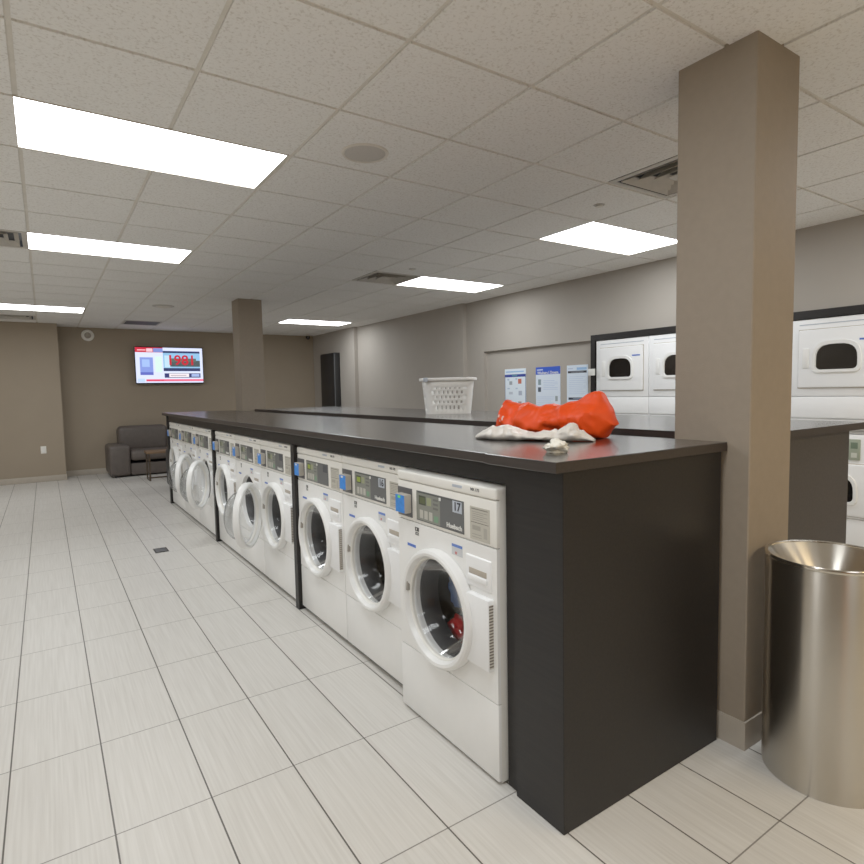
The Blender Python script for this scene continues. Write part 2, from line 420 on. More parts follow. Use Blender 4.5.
def vent(i, j, label):
    x0, y0 = GX0 + G * i, GY0 + G * j; h = G / 2 - 0.010
    t = thing('ceiling_vent', label, 'vent', (x0 + G / 2, y0 + G / 2, CEIL), 0, 'square ceiling diffusers')
    def ring(a0, z0, a1, z1):
        bm = bmesh.new()
        A = [bm.verts.new((sx * a0, sy * a0, z0)) for sx, sy in ((-1, -1), (1, -1), (1, 1), (-1, 1))]
        B = [bm.verts.new((sx * a1, sy * a1, z1)) for sx, sy in ((-1, -1), (1, -1), (1, 1), (-1, 1))]
        for k in range(4): bm.faces.new((A[k], A[(k + 1) % 4], B[(k + 1) % 4], B[k]))
        ext = bmesh.ops.extrude_face_region(bm, geom=bm.faces[:])
        for v in ext['geom']:
            if isinstance(v, bmesh.types.BMVert): v.co.z += 0.004
        return bm
    link('frame', ring(h, 0.002, h - 0.035, 0.0), M['louver'], t, smooth=0)
    for q in range(3):
        a = h - 0.055 - q * 0.070
        link('louver', ring(a - 0.034, 0.034, a, -0.002), M['louver'], t, smooth=0)
    bm = bmesh.new(); box(bm, (-0.045, -0.045, -0.002), (0.045, 0.045, 0.004)); link('center_plate', bm, M['louver'], t)
    bm = bmesh.new(); box(bm, (-h, -h, 0.06), (h, h, 0.07)); link('plenum', bm, M['dark'], t)
    return t
for v, l in zip(VENTS, ('square louvered ceiling vent just left of the near pillar', 'square louvered ceiling vent beside the middle right light panel',
                        'square louvered ceiling vent at the left edge beside the second light panel', 'square louvered ceiling vent at the far left by the back wall')): vent(*v, l)

t = thing('ceiling_speaker', 'round grey flush speaker set in a ceiling tile', 'speaker', (1.51, 2.855, CEIL)); t.scale = (1.16, 1.16, 1)
bm = bmesh.new(); lathe(bm, [(0.0, -0.006), (0.06, -0.006), (0.092, -0.004), (0.094, -0.003)]); link('grille', bm, M['grille'], t)
bm = bmesh.new(); lathe(bm, [(0.094, -0.002), (0.097, -0.007), (0.106, -0.007), (0.110, 0.0)]); link('bezel', bm, M['tee'], t)
def sprinkler(x, y, label, r=0.03):
    t = thing('sprinkler', label, 'sprinkler', (x, y, CEIL), 0, 'concealed sprinkler caps')
    bm = bmesh.new(); lathe(bm, [(0, -0.012), (r * 0.72, -0.012), (r * 0.75, -0.006)]); link('cap', bm, M['tee'], t)
    bm = bmesh.new(); lathe(bm, [(r * 0.8, -0.003), (r, -0.005), (r + 0.006, 0)]); link('escutcheon', bm, M['grille'], t)
sprinkler(3.327, 2.80, 'small round sprinkler cap in the ceiling near the right light panel', 0.034)
sprinkler(3.30, 5.25, 'small round sprinkler cap in the ceiling above the middle right vent', 0.034)
t = thing('smoke_detector', 'low round white detector on the ceiling in front of the television wall', 'smoke detector', (1.49, 9.1, CEIL))
bm = bmesh.new(); lathe(bm, [(0, -0.030), (0.05, -0.028), (0.10, -0.012)]); link('dome', bm, M['tee'], t)
bm = bmesh.new(); lathe(bm, [(0.10, -0.012), (0.14, -0.008), (0.145, 0)]); link('ring', bm, M['louver'], t)
t = thing('return_grille', 'grey slotted return air grille in the ceiling above the television', 'vent', (1.49, 11.33, CEIL))
bx('frame', (-0.29, -0.30, -0.006), (0.29, 0.30, 0.0), M['grille'], t, 0.002)
for k in range(9): bx('slat', (-0.26, -0.25 + k * 0.058, -0.011), (0.26, -0.225 + k * 0.058, -0.005), M['slotgrey'], t)
t = thing('security_camera', 'tiny dark security camera high in the far right corner', 'security camera', (4.95, 12.3, CEIL))
bm = bmesh.new(); lathe(bm, [(0, -0.02), (0.05, -0.02), (0.055, 0)], n=24); link('mount', bm, M['tee'], t)
bm = bmesh.new(); lathe(bm, [(0, -0.10), (0.03, -0.09), (0.048, -0.06), (0.05, -0.02)], n=24); link('dome', bm, M['blackgloss'], t)

# ------------------------------------------------------------------ folding counter with the washers
t = thing('folding_counter', 'long dark folding counter standing over the row of washers', 'counter', (1.76, 1.25, 0))
CL = Vector((-1.76, -1.25, 0))
def cb(name, lo, hi, mat, bev=0.002):
    return bx(name, Vector(lo) + CL, Vector(hi) + CL, mat, t, bev, 1)
def slab(name, x0, y0, x1, y1, z0, z1, root, off):
    bm = bmesh.new(); box(bm, Vector((x0, y0, z0)) + off, Vector((x1, y1, z1)) + off, 0.0015, 1)
    bmesh.ops.recalc_face_normals(bm, faces=bm.faces[:])
    for f in bm.faces: f.material_index = 0 if abs(f.normal.z) > 0.7 else 1
    return link(name, bm, [M['lamtop'], M['lamedge']], root)
slab('worktop', 1.275, 1.235, 2.222, 1.575, 1.187, 1.2225, t, CL)
slab('worktop', 1.290, 1.5752, 2.222, 8.40, 1.187, 1.2220, t, CL)
cb('end_panel', (1.318, 1.248, 0), (2.205, 1.475, 1.187), M['lam'])
cb('end_filler', (1.335, 1.475, 0), (2.205, 1.538, 1.187), M['lam'])
cb('fascia', (1.350, 1.538, 1.106), (1.372, 8.33, 1.187), M['lam'])
for yy in (3.640, 5.845): cb('divider', (1.338, yy, 0), (2.18, yy + 0.06, 1.106), M['lam'])
cb('far_panel', (1.338, 8.33, 0), (2.205, 8.40, 1.187), M['lam'])
cb('back_panel', (2.185, 1.538, 0), (2.205, 8.33, 1.187), M['lam'])
cb('kick_strip', (1.392, 2.22, 0), (1.412, 3.638, 0.028), M['base'])
cb('kick_strip', (1.392, 3.702, 0), (1.412, 5.843, 0.028), M['base'])
cb('kick_strip', (1.392, 5.907, 0), (1.412, 8.33, 0.028), M['base'])

def panel_art(lcd):
    r = [(0.0, 0.0, 0.53, 1.0, (128, 130, 122)), (0.06, 0.55, 0.22, 0.86, (60, 66, 50)), (0.08, 0.6, 0.20, 0.8, lcd), (0.24, 0.58, 0.34, 0.84, (150, 156, 120)),
         (0.03, 0.94, 0.97, 1.0, (70, 72, 72)), (0.0, 0.0, 1.0, 0.03, (70, 72, 72))]
    for k in range(3): r.append((0.08 + k * 0.105, 0.10, 0.155 + k * 0.105, 0.38, (186, 184, 174)))
    r.append((0.40, 0.10, 0.49, 0.30, (110, 150, 120)))
    for k in range(3): r.append((0.38, 0.50 + k * 0.14, 0.49, 0.57 + k * 0.14, (100, 102, 98)))
    return painted('control artwork', (92, 94, 95), r, 'YZ', 0.35, flip_u=True)
PANEL = [panel_art((84, 92, 60)), panel_art((150, 170, 60))]
STICK = painted('instruction sheet', (188, 184, 172), [(0.08, 0.92, 0.92, 0.95, (120, 116, 108))] + [(0.1, 0.60 + k * 0.06, 0.9 - 0.2 * (k % 2), 0.615 + k * 0.06, (140, 136, 128)) for k in range(5)]
                + [(0.05, 0.52, 0.95, 0.54, (96, 92, 86)), (0.12, 0.30, 0.55, 0.44, (160, 156, 146)), (0.70, 0.10, 0.88, 0.42, (168, 164, 154)), (0.1, 0.08, 0.6, 0.1, (150, 146, 138)), (0.1, 0.16, 0.6, 0.18, (150, 146, 138))], 'YZ', 0.5, flip_u=True)
ICON = painted('pictogram sticker', (226, 225, 221), [(0, 0.52, 1, 1, (34, 34, 36)), (0.25, 0.62, 0.5, 0.9, (210, 210, 208)), (0.1, 0.05, 0.9, 0.42, (70, 70, 72)), (0.35, 0.15, 0.65, 0.32, (210, 210, 208))], 'YZ', 0.5, flip_u=True)
CAP = painted('drawer hint', (206, 208, 212), [(0, 0.74, 1, 1, (92, 126, 205)), (0.3, 0.1, 0.5, 0.35, (200, 120, 120))], 'YZ', 0.5, flip_u=True)

def annulus(bm, yc, zc, r, y0, y1, z0, z1, x0, x1, n=72):
    """front sheet with a round opening and a rolled lip into the machine"""
    ang = sorted(set([2 * PI * k / n for k in range(n)] + [math.atan2(z - zc, y - yc) % (2 * PI) for y in (y0, y1) for z in (z0, z1)]))
    rings = [[], [], [], []]
    for a in ang:
        cx, cz = math.cos(a), math.sin(a)
        s = min(((y1 - yc) / cx if cx > 1e-9 else (y0 - yc) / cx if cx < -1e-9 else 1e9), ((z1 - zc) / cz if cz > 1e-9 else (z0 - zc) / cz if cz < -1e-9 else 1e9))
        rings[0].append(bm.verts.new((x1, yc + cx * s, zc + cz * s)))
        rings[1].append(bm.verts.new((x0, yc + cx * s, zc + cz * s)))
        rings[2].append(bm.verts.new((x0, yc + cx * r, zc + cz * r)))
        rings[3].append(bm.verts.new((x1 + 0.02, yc + cx * (r - 0.008), zc + cz * (r - 0.008))))
    m = len(ang)
    for A, B in zip(rings, rings[1:]):
        for k in range(m): bm.faces.new((A[k], A[(k + 1) % m], B[(k + 1) % m], B[k]))
    return bm

def washer(x, y, W, label, number=None, door_deg=0.0, brand=True, led=0, lcd=0, fade=False, zb=0.03, dy=0.0, hx=-0.004):
    """origin: right front bottom corner; +y runs to the machine's left side, +x into the machine"""
    k = W / 0.69
    t = thing('washing_machine', label, 'washing machine', (x, y, 0), 0, 'coin laundry washers under the counter')
    E = M['enamel']
    # shell: side walls, top and back in one sheet, open to the front
    bm = bmesh.new()
    y0, y1, z0, z1, d = 0.0, W, zb, 1.085, 0.76
    f = [bm.verts.new(p) for p in ((0.012, y0, z0), (0.012, y1, z0), (0.012, y1, z1), (0.012, y0, z1))]
    b = [bm.verts.new(p) for p in ((d, y0, z0), (d, y1, z0), (d, y1, z1), (d, y0, z1))]
    for q in range(4): bm.faces.new((f[q], f[(q + 1) % 4], b[(q + 1) % 4], b[q]))
    bm.faces.new(b)
    link('cabinet', bm, M['cream'], t, smooth=0)
    bx('base_frame', (0.03, 0.01, 0.0), (d - 0.02, W - 0.01, zb), M['black'], t)
    bx('top_cap', (-0.002, 0.001, 1.055), (0.30, W - 0.001, 1.097), M['cream'], t, 0.008, 3)
    bx('control_housing', (0.0, 0.001, 0.882), (0.06, W - 0.001, 1.053), M['cream'], t, 0.006, 2)
    bx('lower_panel', (0.0, 0.002, zb + 0.002), (0.03, W - 0.002, 0.305), E, t, 0.004, 2)
    yc, zc = 0.358 * k, 0.563
    bm = bmesh.new(); annulus(bm, yc, zc, 0.214, 0.002, W - 0.002, 0.309, 0.879, 0.0, 0.02)
    link('front_panel', bm, E, t)
    bm = bmesh.new(); lathe(bm, [(0.208, 0.03), (0.200, 0.05), (0.194, 0.09), (0.198, 0.12)], 'x', (0, yc, zc)); link('gasket', bm, M['rubber'], t)
    bm = bmesh.new(); lathe(bm, [(0.198, 0.12), (0.25, 0.13), (0.27, 0.16), (0.27, 0.50), (0.24, 0.53), (0.05, 0.54), (0, 0.53)], 'x', (0, yc, zc)); link('drum', bm, M['drum'], t)
    # control face
    bx('coin_plate', (-0.004, 0.566 * k, 0.897), (0.002, 0.682 * k, 1.024), M['slotgrey'], t, 0.001)
    r = bx('card_reader', (-0.038, 0.568 * k, 0.918), (-0.003, 0.646 * k, 1.000), M['readerbody'], t, 0.004)
    bx('reader_label', (-0.0395, 0.571 * k, 0.921), (-0.0375, 0.643 * k, 0.997), M['blue'], r)
    bx('reader_light', (-0.0405, 0.600 * k, 0.984), (-0.0392, 0.622 * k, 0.994), M['green'] if led else M['letterwhite'], r)
    c = bx('control_panel', (-0.003, 0.192 * k, 0.897), (0.002, 0.529 * k, 1.024), PANEL[lcd], t, 0.0008, 1)
    bx('number_sticker', (-0.0038, 0.202 * k, 0.974), (-0.003, 0.262 * k, 1.019), M['stickerpale'] if not fade else M['stickerdark'], c)
    if number: lettering(number, 0.046, M['letterdark'], c, (-0.0042, 0.232 * k, 0.9965), ROT_NEGX, bold=0.0012)
    if brand: lettering('Huebsch', 0.026, M['letterwhite'], c, (-0.0036, 0.253 * k, 0.916), ROT_NEGX, bold=0.0006, width=0.100)
    bx('panel_screw', (-0.006, 0.342 * k, 1.004), (-0.003, 0.355 * k, 1.017), M['letterwhite'], c, 0.002)
    bx('instruction_sticker', (-0.002, 0.038 * k, 0.892), (0.002, 0.153 * k, 1.016), STICK, t, 0.0005, 1)
    lettering('NX 175', 0.016, M['letterdark'], t, (-0.0032, 0.120 * k, 1.079), ROT_NEGX)
    bx('model_sticker', (-0.0033, 0.200 * k, 1.074), (-0.0015, 0.262 * k, 1.084), M['stickerpale'], t)
    bx('pictogram_sticker', (-0.0012, 0.515 * k, 0.826), (0.001, 0.547 * k, 0.862), ICON, t)
    bx('blue_sticker', (-0.0012, 0.545 * k, 0.768), (0.001, 0.612 * k, 0.780), M['bluesticker'], t)
    bx('drawer_hint', (-0.0012, 0.205 * k, 0.804), (0.001, 0.275 * k, 0.848), CAP, t)
    # soap drawer
    dr = bx('soap_drawer', (-0.007, 0.030 * k, 0.712), (0.01, 0.180 * k, 0.830), M['enamel2'], t, 0.006, 3)
    bx('drawer_grip', (-0.014, 0.048 * k, 0.738), (-0.005, 0.160 * k, 0.760), M['enamel2'], dr, 0.005, 3)
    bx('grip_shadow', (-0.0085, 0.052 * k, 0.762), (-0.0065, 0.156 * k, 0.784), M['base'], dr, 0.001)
    # hinge cover with its vented edge
    h = bx('hinge_cover', (-0.026, 0.022, 0.428), (0.002, 0.155, 0.692), M['enamel2'], t, 0.004, 2) if door_deg == 0 else bx('hinge_cover', (-0.022, 0.045, 0.450), (0.002, 0.105, 0.680), M['enamel2'], t, 0.004, 2)
    if door_deg == 0: bx('vent_slot', (-0.022, 0.0205, 0.440), (-0.003, 0.0235, 0.675), VENTMAT, h)
    # door hung on the low-y side
    hinge = Vector((-0.015, 0.060, 0.0)) if door_deg == 0 else Vector((hx, yc + dy - 0.26, 0.0))
    dm = bmesh.new()
    cy, cz = yc + (dy if door_deg else 0.0) - hinge.y, zc
    lathe(dm, [(0.216, 0.013), (0.240, 0.013), (0.242, -0.014), (0.237, -0.027), (0.227, -0.033), (0.215, -0.031), (0.208, -0.020), (0.198, 0.020), (0.206, 0.024)], 'x', (0, cy, cz), 64, close=True)
    D = link('door', dm, M['whiteplastic'], t, loc=hinge, rot=(0, 0, math.radians(door_deg)))
    gm = bmesh.new()
    lathe(gm, [(0.200, 0.012), (0.190, 0.04), (0.166, 0.09), (0.134, 0.122), (0.092, 0.136), (0.045, 0.141), (0, 0.142)], 'x', (0, cy, cz), 64)
    link('door_glass', gm, M['glass'], D)
    am = bmesh.new(); lathe(am, [(0.207, -0.010), (0.202, -0.011), (0.198, -0.004), (0.200, 0.009)], 'x', (0, cy, cz), 64); link('glass_bezel', am, M['cream'], D)
    hm = bmesh.new()
    box(hm, (-0.026, cy + 0.200, cz + 0.02), (-0.006, cy + 0.216, cz + 0.10), 0.004, 2)
    link('door_grip', hm, M['readerbody'], D)
    return t

VENTMAT = painted('vented edge', (205, 200, 190), [(0.0, 0.02 + 0.0475 * q, 1.0, 0.045 + 0.0475 * q, (110, 100, 92)) for q in range(21)], 'XZ', 0.6)

A = 'white front-load washer '
washer(1.300, 1.545, 0.687, A + 'numbered 17 with red laundry inside, nearest the end panel', '17', 0, led=1, zb=0.012)
washer(1.360, 2.255, 0.690, A + 'second from the dark end panel, set back beside washer 17', '16', 0, lcd=1)
washer(1.360, 2.947, 0.688, A + 'third from the dark end panel, just before the first divider', None, 0, brand=False, lcd=1, fade=True)
washer(1.360, 3.715, 0.700, A + 'with closed door just beyond the first divider', None, 0, fade=True)
washer(1.360, 4.420, 0.700, A + 'with its round door swung wide open, between two closed ones', None, 143, fade=True, dy=-0.10, hx=-0.020)
washer(1.360, 5.128, 0.700, A + 'with closed door just before the second divider', None, 0, fade=True)
washer(1.360, 5.915, 0.790, A + 'with open door just beyond the second divider', None, 146, brand=False, fade=True, dy=0.13)
washer(1.360, 6.710, 0.790, A + 'with open door in the middle of the farthest three', None, 150, brand=False, fade=True, dy=0.08)
washer(1.360, 7.505, 0.800, A + 'at the far end of the counter, its door nearly closed', None, 0, brand=False, fade=True)

def lump(name, label, cat, c, s, mat, seed, amp=0.35, sub=4, flat=None):
    bm = bmesh.new(); bmesh.ops.create_icosphere(bm, subdivisions=sub, radius=1.0)
    for v in bm.verts:
        n = noise.fractal(v.co * 1.3 + Vector((seed, 0, 0)), 0.8, 2.0, 4)
        p = v.co * (1 + amp * n)
        v.co = Vector((p.x * s[0], p.y * s[1], p.z * s[2]))
        if flat is not None: v.co.z = max(v.co.z, flat)
    return tag(link(name, bm, mat, loc=c, smooth=60), label, cat)
lump('garment', 'red garment behind the door glass of washer 17', 'clothes', (1.475, 2.020, 0.385), (0.03, 0.055, 0.06), M['redcloth'], 3)
lump('garment', 'blue garment behind the door glass of washer 17', 'clothes', (1.50, 2.06, 0.555), (0.035, 0.05, 0.08), M['bluecloth'], 9)
lump('garment', 'rust brown garment behind the door glass of washer 17', 'clothes', (1.58, 2.08, 0.460), (0.03, 0.05, 0.06), M['darkcloth'], 15)

# ------------------------------------------------------------------ second counter behind
t2 = thing('folding_counter', 'second dark folding counter behind the washers, carrying the white basket', 'counter', (3.0, 1.3, 0))
O2 = Vector((-3.0, -1.3, 0))
bm = bmesh.new()
prism(bm, [(2.575, 1.235), (3.57, 1.235), (3.57, 7.94), (2.39, 7.94), (2.39, 1.50), (2.575, 1.50)], lambda u, v, d: Vector((u, v, d)) + O2, 1.205, 1.240)
bmesh.ops.recalc_face_normals(bm, faces=bm.faces[:])
for f in bm.faces: f.material_index = 0 if abs(f.normal.z) > 0.7 else 1
link('worktop', bm, [M['lamtop'], M['lamedge']], t2, smooth=0)
bx('end_panel', Vector((2.62, 1.265, 0)) + O2, Vector((3.425, 1.50, 1.205)) + O2, M['lam2'], t2, 0.002, 1)
bx('carcass', Vector((2.62, 1.502, 0.05)) + O2, Vector((3.375, 7.80, 1.204)) + O2, M['lam'], t2)
bx('plinth', Vector((2.66, 1.52, 0)) + O2, Vector((3.33, 7.78, 0.05)) + O2, M['black'], t2)

# ------------------------------------------------------------------ stacked dryers along the right wall
def bread(w, h, r=0.03, n=14):
    """flat bottom with soft corners, arched top; centred on x, bottom at 0"""
    pts = []
    for q in range(7): a = PI + q / 6 * PI / 2; pts.append((-w / 2 + r + r * math.cos(a), r + r * math.sin(a)))
    for q in range(7): a = 1.5 * PI + q / 6 * PI / 2; pts.append((w / 2 - r + r * math.cos(a), r + r * math.sin(a)))
    hs = h * 0.42
    for q in range(n + 1):
        a = q / n * PI
        c, s = math.cos(a), math.sin(a)
        pts.append((w / 2 * math.copysign(abs(c) ** 0.62, c), hs + (h - hs) * abs(s) ** 0.8))
    return pts
STRIP = painted('coin slot strip', (140, 138, 134), [(0.02, 0.1, 0.45, 0.9, (168, 166, 162)), (0.08, 0.3, 0.38, 0.8, (225, 224, 220)), (0.5, 0.1, 0.97, 0.9, (170, 168, 164)), (0.55, 0.35, 0.9, 0.8, (226, 225, 222))], 'YZ', 0.35, flip_u=True)
LCD = painted('dryer control', (150, 158, 140), [(0.2, 0.55, 0.8, 0.85, (96, 112, 92)), (0.25, 0.12, 0.75, 0.35, (205, 208, 196))], 'YZ', 0.4, flip_u=True)
def dryer(y, label):
    W, x = 0.692, 5.285
    t = thing('stacked_dryer', label, 'dryer', (x, y, 0), 0, 'stacked dryers in the right wall')
    E = M['enamel2']
    bx('upper_cabinet', (0, 0.002, 1.340), (0.72, W - 0.002, 1.972), E, t, 0.006, 2)
    bx('middle_cabinet', (0, 0.002, 1.16), (0.72, W - 0.002, 1.336), E, t, 0.004, 2)
    bx('control_strip', (0.012, 0.002, 1.04), (0.72, W - 0.002, 1.158), E, t, 0.003, 2)
    bx('coin_tray', (-0.010, 0.06, 1.060), (0.014, 0.44, 1.140), STRIP, t, 0.003, 2)
    bx('lower_cabinet', (0, 0.002, 0.365), (0.72, W - 0.002, 1.036), E, t, 0.006, 2)
    bx('base_panel', (0, 0.002, 0.02), (0.72, W - 0.002, 0.361), E, t, 0.004, 2)
    bx('control_box', (-0.012, 0.165, 0.835), (0.003, 0.245, 1.000), LCD, t, 0.004, 2)
    bx('lock_knob', (-0.012, 0.16, 0.755), (0.003, 0.195, 0.785), M['black'], t, 0.004, 2)
    bx('brand_strip', (-0.002, 0.06, 1.925), (0.004, 0.63, 1.933), M['stickerpale'], t, 0.0005, 1)
    for (z0, z1, zw, yo) in ((1.410, 1.885, 1.556, 0.0), (0.385, 0.80, 0.498, 0.0)):
        bx('door_gap_shade', (-0.003, 0.056, z0 - 0.006), (0.003, 0.634, z1 + 0.006), M['base'], t, 0.002, 1)  # grey outline imitating the shadow in the gap around the door
        D = bx('door', (-0.020, 0.062, z0), (0.004, 0.628, z1), E, t, 0.010, 3)
        yc = 0.345
        bm = bmesh.new(); o = bread(0.352, 0.262, 0.045); q = bread(0.290, 0.203, 0.035)
        A_ = [bm.verts.new((-0.020, yc - u, zw - 0.028 + v)) for u, v in o]; B_ = [bm.verts.new((-0.034, yc - u * 0.97, zw - 0.022 + v * 0.97)) for u, v in o]
        C_ = [bm.verts.new((-0.034, yc - u * 1.03, zw - 0.003 + v * 1.02)) for u, v in q]; F_ = [bm.verts.new((-0.022, yc - u, zw + v)) for u, v in q]
        n = len(o)
        for P_, Q_ in ((A_, B_), (B_, C_), (C_, F_)):
            for s in range(n): bm.faces.new((P_[s], P_[(s + 1) % n], Q_[(s + 1) % n], Q_[s]))
        wf = link('window_frame', bm, M['whiteplastic'], D, smooth=40)
        bm = bmesh.new(); bm.faces.new([bm.verts.new((-0.0225, yc - u, zw + v)) for u, v in q]); link('window_glass', bm, M['tintglass'], D, smooth=0)
        zh = (z0 + z1) / 2
        H = bx('handle', (-0.028, 0.545, zh - 0.075), (-0.018, 0.592, zh + 0.085), M['whiteplastic'], D, 0.004, 2)
        if z0 > 1: bx('notice', (-0.0215, 0.09, 1.775), (-0.0195, 0.19, 1.79), M['bluesticker'], D)
    return t
DY = ['stacked white dryer beside the posters, first in the wall bank', 'stacked white dryer second in the bank, cut off by the near pillar', 'stacked white dryer third in the bank, hidden behind the near pillar',
      'stacked white dryer right of the near pillar with its whole window showing', 'stacked white dryer beyond the right edge of the picture']
for q in range(5): dryer(4.49 - 0.6955 * (q + 1), DY[q])
t = thing('flag_sign', 'small white card sticking out from the first dryer door', 'sign', (5.262, 4.50, 1.62))
bx('card', (-0.012, -0.02, -0.035), (-0.004, 0.075, 0.04), M['letterwhite'], t, 0.001)
bx('clip', (-0.004, -0.012, -0.01), (0.003, 0.01, 0.01), M['readerbody'], t)

# ------------------------------------------------------------------ posters in the wall recess
PX = 5.349
def lines(u0, u1, v0, v1, n, c):
    return [(u0, v0 + (v1 - v0) * q / n, u1 - 0.12 * (q % 3 == 2), v0 + (v1 - v0) * q / n + 0.008, c) for q in range(n)]
P1 = painted('poster with pictures', (226, 238, 250), [(0, 0, 0.02, 0.86, (60, 80, 150)), (0.98, 0, 1, 0.86, (60, 80, 150)), (0, 0.815, 1, 0.875, (40, 60, 150)), (0.35, 0.835, 0.6, 0.86, (90, 150, 160)), (0.05, 0.92, 0.92, 0.95, (150, 190, 235)),
     (0.22, 0.64, 0.36, 0.72, (150, 160, 170)), (0.64, 0.66, 0.80, 0.77, (200, 110, 90)), (0.2, 0.42, 0.38, 0.48, (190, 200, 215)), (0.66, 0.40, 0.82, 0.5, (170, 180, 200)), (0.12, 0.74, 0.22, 0.78, (180, 200, 225)), (0.52, 0.75, 0.6, 0.79, (180, 200, 225)),
     (0.12, 0.54, 0.24, 0.57, (180, 200, 225)), (0.52, 0.54, 0.62, 0.57, (180, 200, 225)), (0.2, 0.18, 0.38, 0.26, (170, 180, 200)), (0.64, 0.16, 0.8, 0.26, (180, 150, 150))], 'YZ', 0.4, flip_u=True)
P2 = painted('poster with blue heading', (222, 234, 250), [(0, 0.84, 1, 1, (52, 88, 200)), (0.05, 0.93, 0.3, 0.955, (200, 215, 245)), (0.1, 0.62, 0.22, 0.74, (130, 150, 160)), (0.09, 0.47, 0.22, 0.57, (70, 80, 95)), (0.80, 0.27, 0.9, 0.38, (150, 160, 165)), (0.55, 0.16, 0.68, 0.2, (60, 60, 70))]
     + lines(0.32, 0.9, 0.52, 0.74, 6, (176, 196, 232)) + lines(0.06, 0.75, 0.06, 0.40, 8, (176, 196, 232)), 'YZ', 0.4, flip_u=True)
P3 = painted('poster with black bars', (220, 234, 250), [(0.48, 0.90, 0.95, 0.95, (150, 190, 235)), (0.06, 0.92, 0.3, 0.945, (190, 205, 230)), (0.05, 0.84, 0.95, 0.885, (44, 46, 56)), (0.2, 0.855, 0.8, 0.87, (120, 124, 136)), (0.08, 0.30, 0.93, 0.35, (44, 50, 66)), (0.3, 0.315, 0.7, 0.335, (130, 140, 160))]
     + lines(0.1, 0.9, 0.42, 0.80, 10, (190, 206, 236)) + lines(0.1, 0.9, 0.06, 0.26, 5, (190, 206, 236)), 'YZ', 0.4, flip_u=True)
for (ya, yb, zt, m_, lab) in ((5.72, 6.14, 1.72, P1, 'white poster with four small pictures, leftmost of the three on the wall'), (5.10, 5.53, 1.72, P2, 'white poster with a solid blue heading, middle of the three on the wall'), (4.66, 4.99, 1.72, P3, 'white notice with two black bars, beside the dryer frame')):
    o = tag(bx('poster', (PX - 0.006, ya, 1.12), (PX, yb, zt), m_, None, 0.0006, 1), lab, 'poster', 'posters in the wall recess')
    if m_ is P2:
        lettering('Washers | Dryers', 0.05, M['letterwhite'], o, (PX - 0.0065, (ya + yb) / 2, 1.645), ROT_NEGX, width=0.37, bold=0.0008)

# ------------------------------------------------------------------ tall dark cabinet by the far right corner
t = thing('tall_cabinet', 'tall narrow black cabinet against the right wall near the far corner', 'cabinet', (5.06, 11.45, 0))
bx('body', (-0.03, -0.36, 0), (0.089, 0.36, 2.27), M['black'], t, 0.003)
bx('door_leaf', (-0.045, -0.35, 0.06), (-0.031, 0.35, 2.255), M['black'], t, 0.003)
bx('edge_highlight', (-0.046, -0.358, 0.06), (-0.030, -0.351, 2.255), M['panelgrey'], t)  # lighter strip painting the highlight along the near edge

# ------------------------------------------------------------------ basket on the second counter
t = thing('laundry_basket', 'white plastic laundry basket with pierced sides on the rear counter', 'basket', (3.00, 4.22, 1.240), math.radians(-33)); t.scale = (0.93, 0.93, 1.07)
def basket_shell():
    bm = bmesh.new(); NU, rows = 72, 17
    zs = [0.0, 0.02] + [0.05 + 0.012 * q for q in range(14)] + [0.275]
    zs = [0.0, 0.03] + [0.055 + 0.0135 * q for q in range(14)] + [0.285]
    def ring(z, sh=0.0):
        f = z / 0.285
        a, b, e = 0.215 + 0.035 * f, 0.145 + 0.035 * f, 4.5
        out = []
        for q in range(NU):
            th = 2 * PI * q / NU; c, s = math.cos(th), math.sin(th)
            r = (abs(c) ** e + abs(s) ** e) ** (-1 / e)
            out.append((a * r * c - 0.0, b * r * s, z))
        return out
    R = [[bm.verts.new(p) for p in ring(z)] for z in zs]
    bot = [bm.verts.new((p[0] * 0.93, p[1] * 0.93, 0.0)) for p in ring(0)]
    for q in range(NU): bm.faces.new((bot[q], bot[(q + 1) % NU], R[0][(q + 1) % NU], R[0][q]))
    bm.faces.new(bot[::-1])
    for a in range(len(zs) - 1):
        for q in range(NU):
            th = 2 * PI * (q + 0.5) / NU
            panel = (q // 3) % 6
            row = a - 1
            side = abs(math.cos(th)) > 0.80 or abs(math.sin(th)) > 0.55
            solid_mid = abs(((q + 0.5) % 18) - 9) < 2.0
            hole = 0 <= row < 13 and row % 3 != 2 and (q + (row // 3)) % 2 == 0 and not solid_mid
            if not hole: bm.faces.new((R[a][q], R[a][(q + 1) % NU], R[a + 1][(q + 1) % NU], R[a + 1][q]))
    return bm
o = link('shell', basket_shell(), M['basket'], t, smooth=40)
md = o.modifiers.new('thickness', 'SOLIDIFY'); md.thickness = 0.004
def rim_ring():
    bm = bmesh.new(); NU = 72; prof = [(-0.002, 0.276), (0.022, 0.272), (0.026, 0.281), (0.022, 0.293), (0.0, 0.295), (-0.006, 0.286)]
    R = []
    for dr, z in prof:
        r_ = []
        for q in range(NU):
            th = 2 * PI * q / NU; c, s = math.cos(th), math.sin(th); r = (abs(c) ** 4.5 + abs(s) ** 4.5) ** (-1 / 4.5)
            r_.append(bm.verts.new(((0.25 + dr) * r * c, (0.18 + dr) * r * s, z)))
        R.append(r_)
    for a in range(len(R)):
        A_, B_ = R[a], R[(a + 1) % len(R)]
        for q in range(NU): bm.faces.new((A_[q], A_[(q + 1) % NU], B_[(q + 1) % NU], B_[q]))
    return bm
link('rim', rim_ring(), M['basket'], t, smooth=50)
bx('handle_clip', (-0.235, -0.215, 0.262), (-0.195, -0.182, 0.296), M['stickerpale'], t, 0.005)

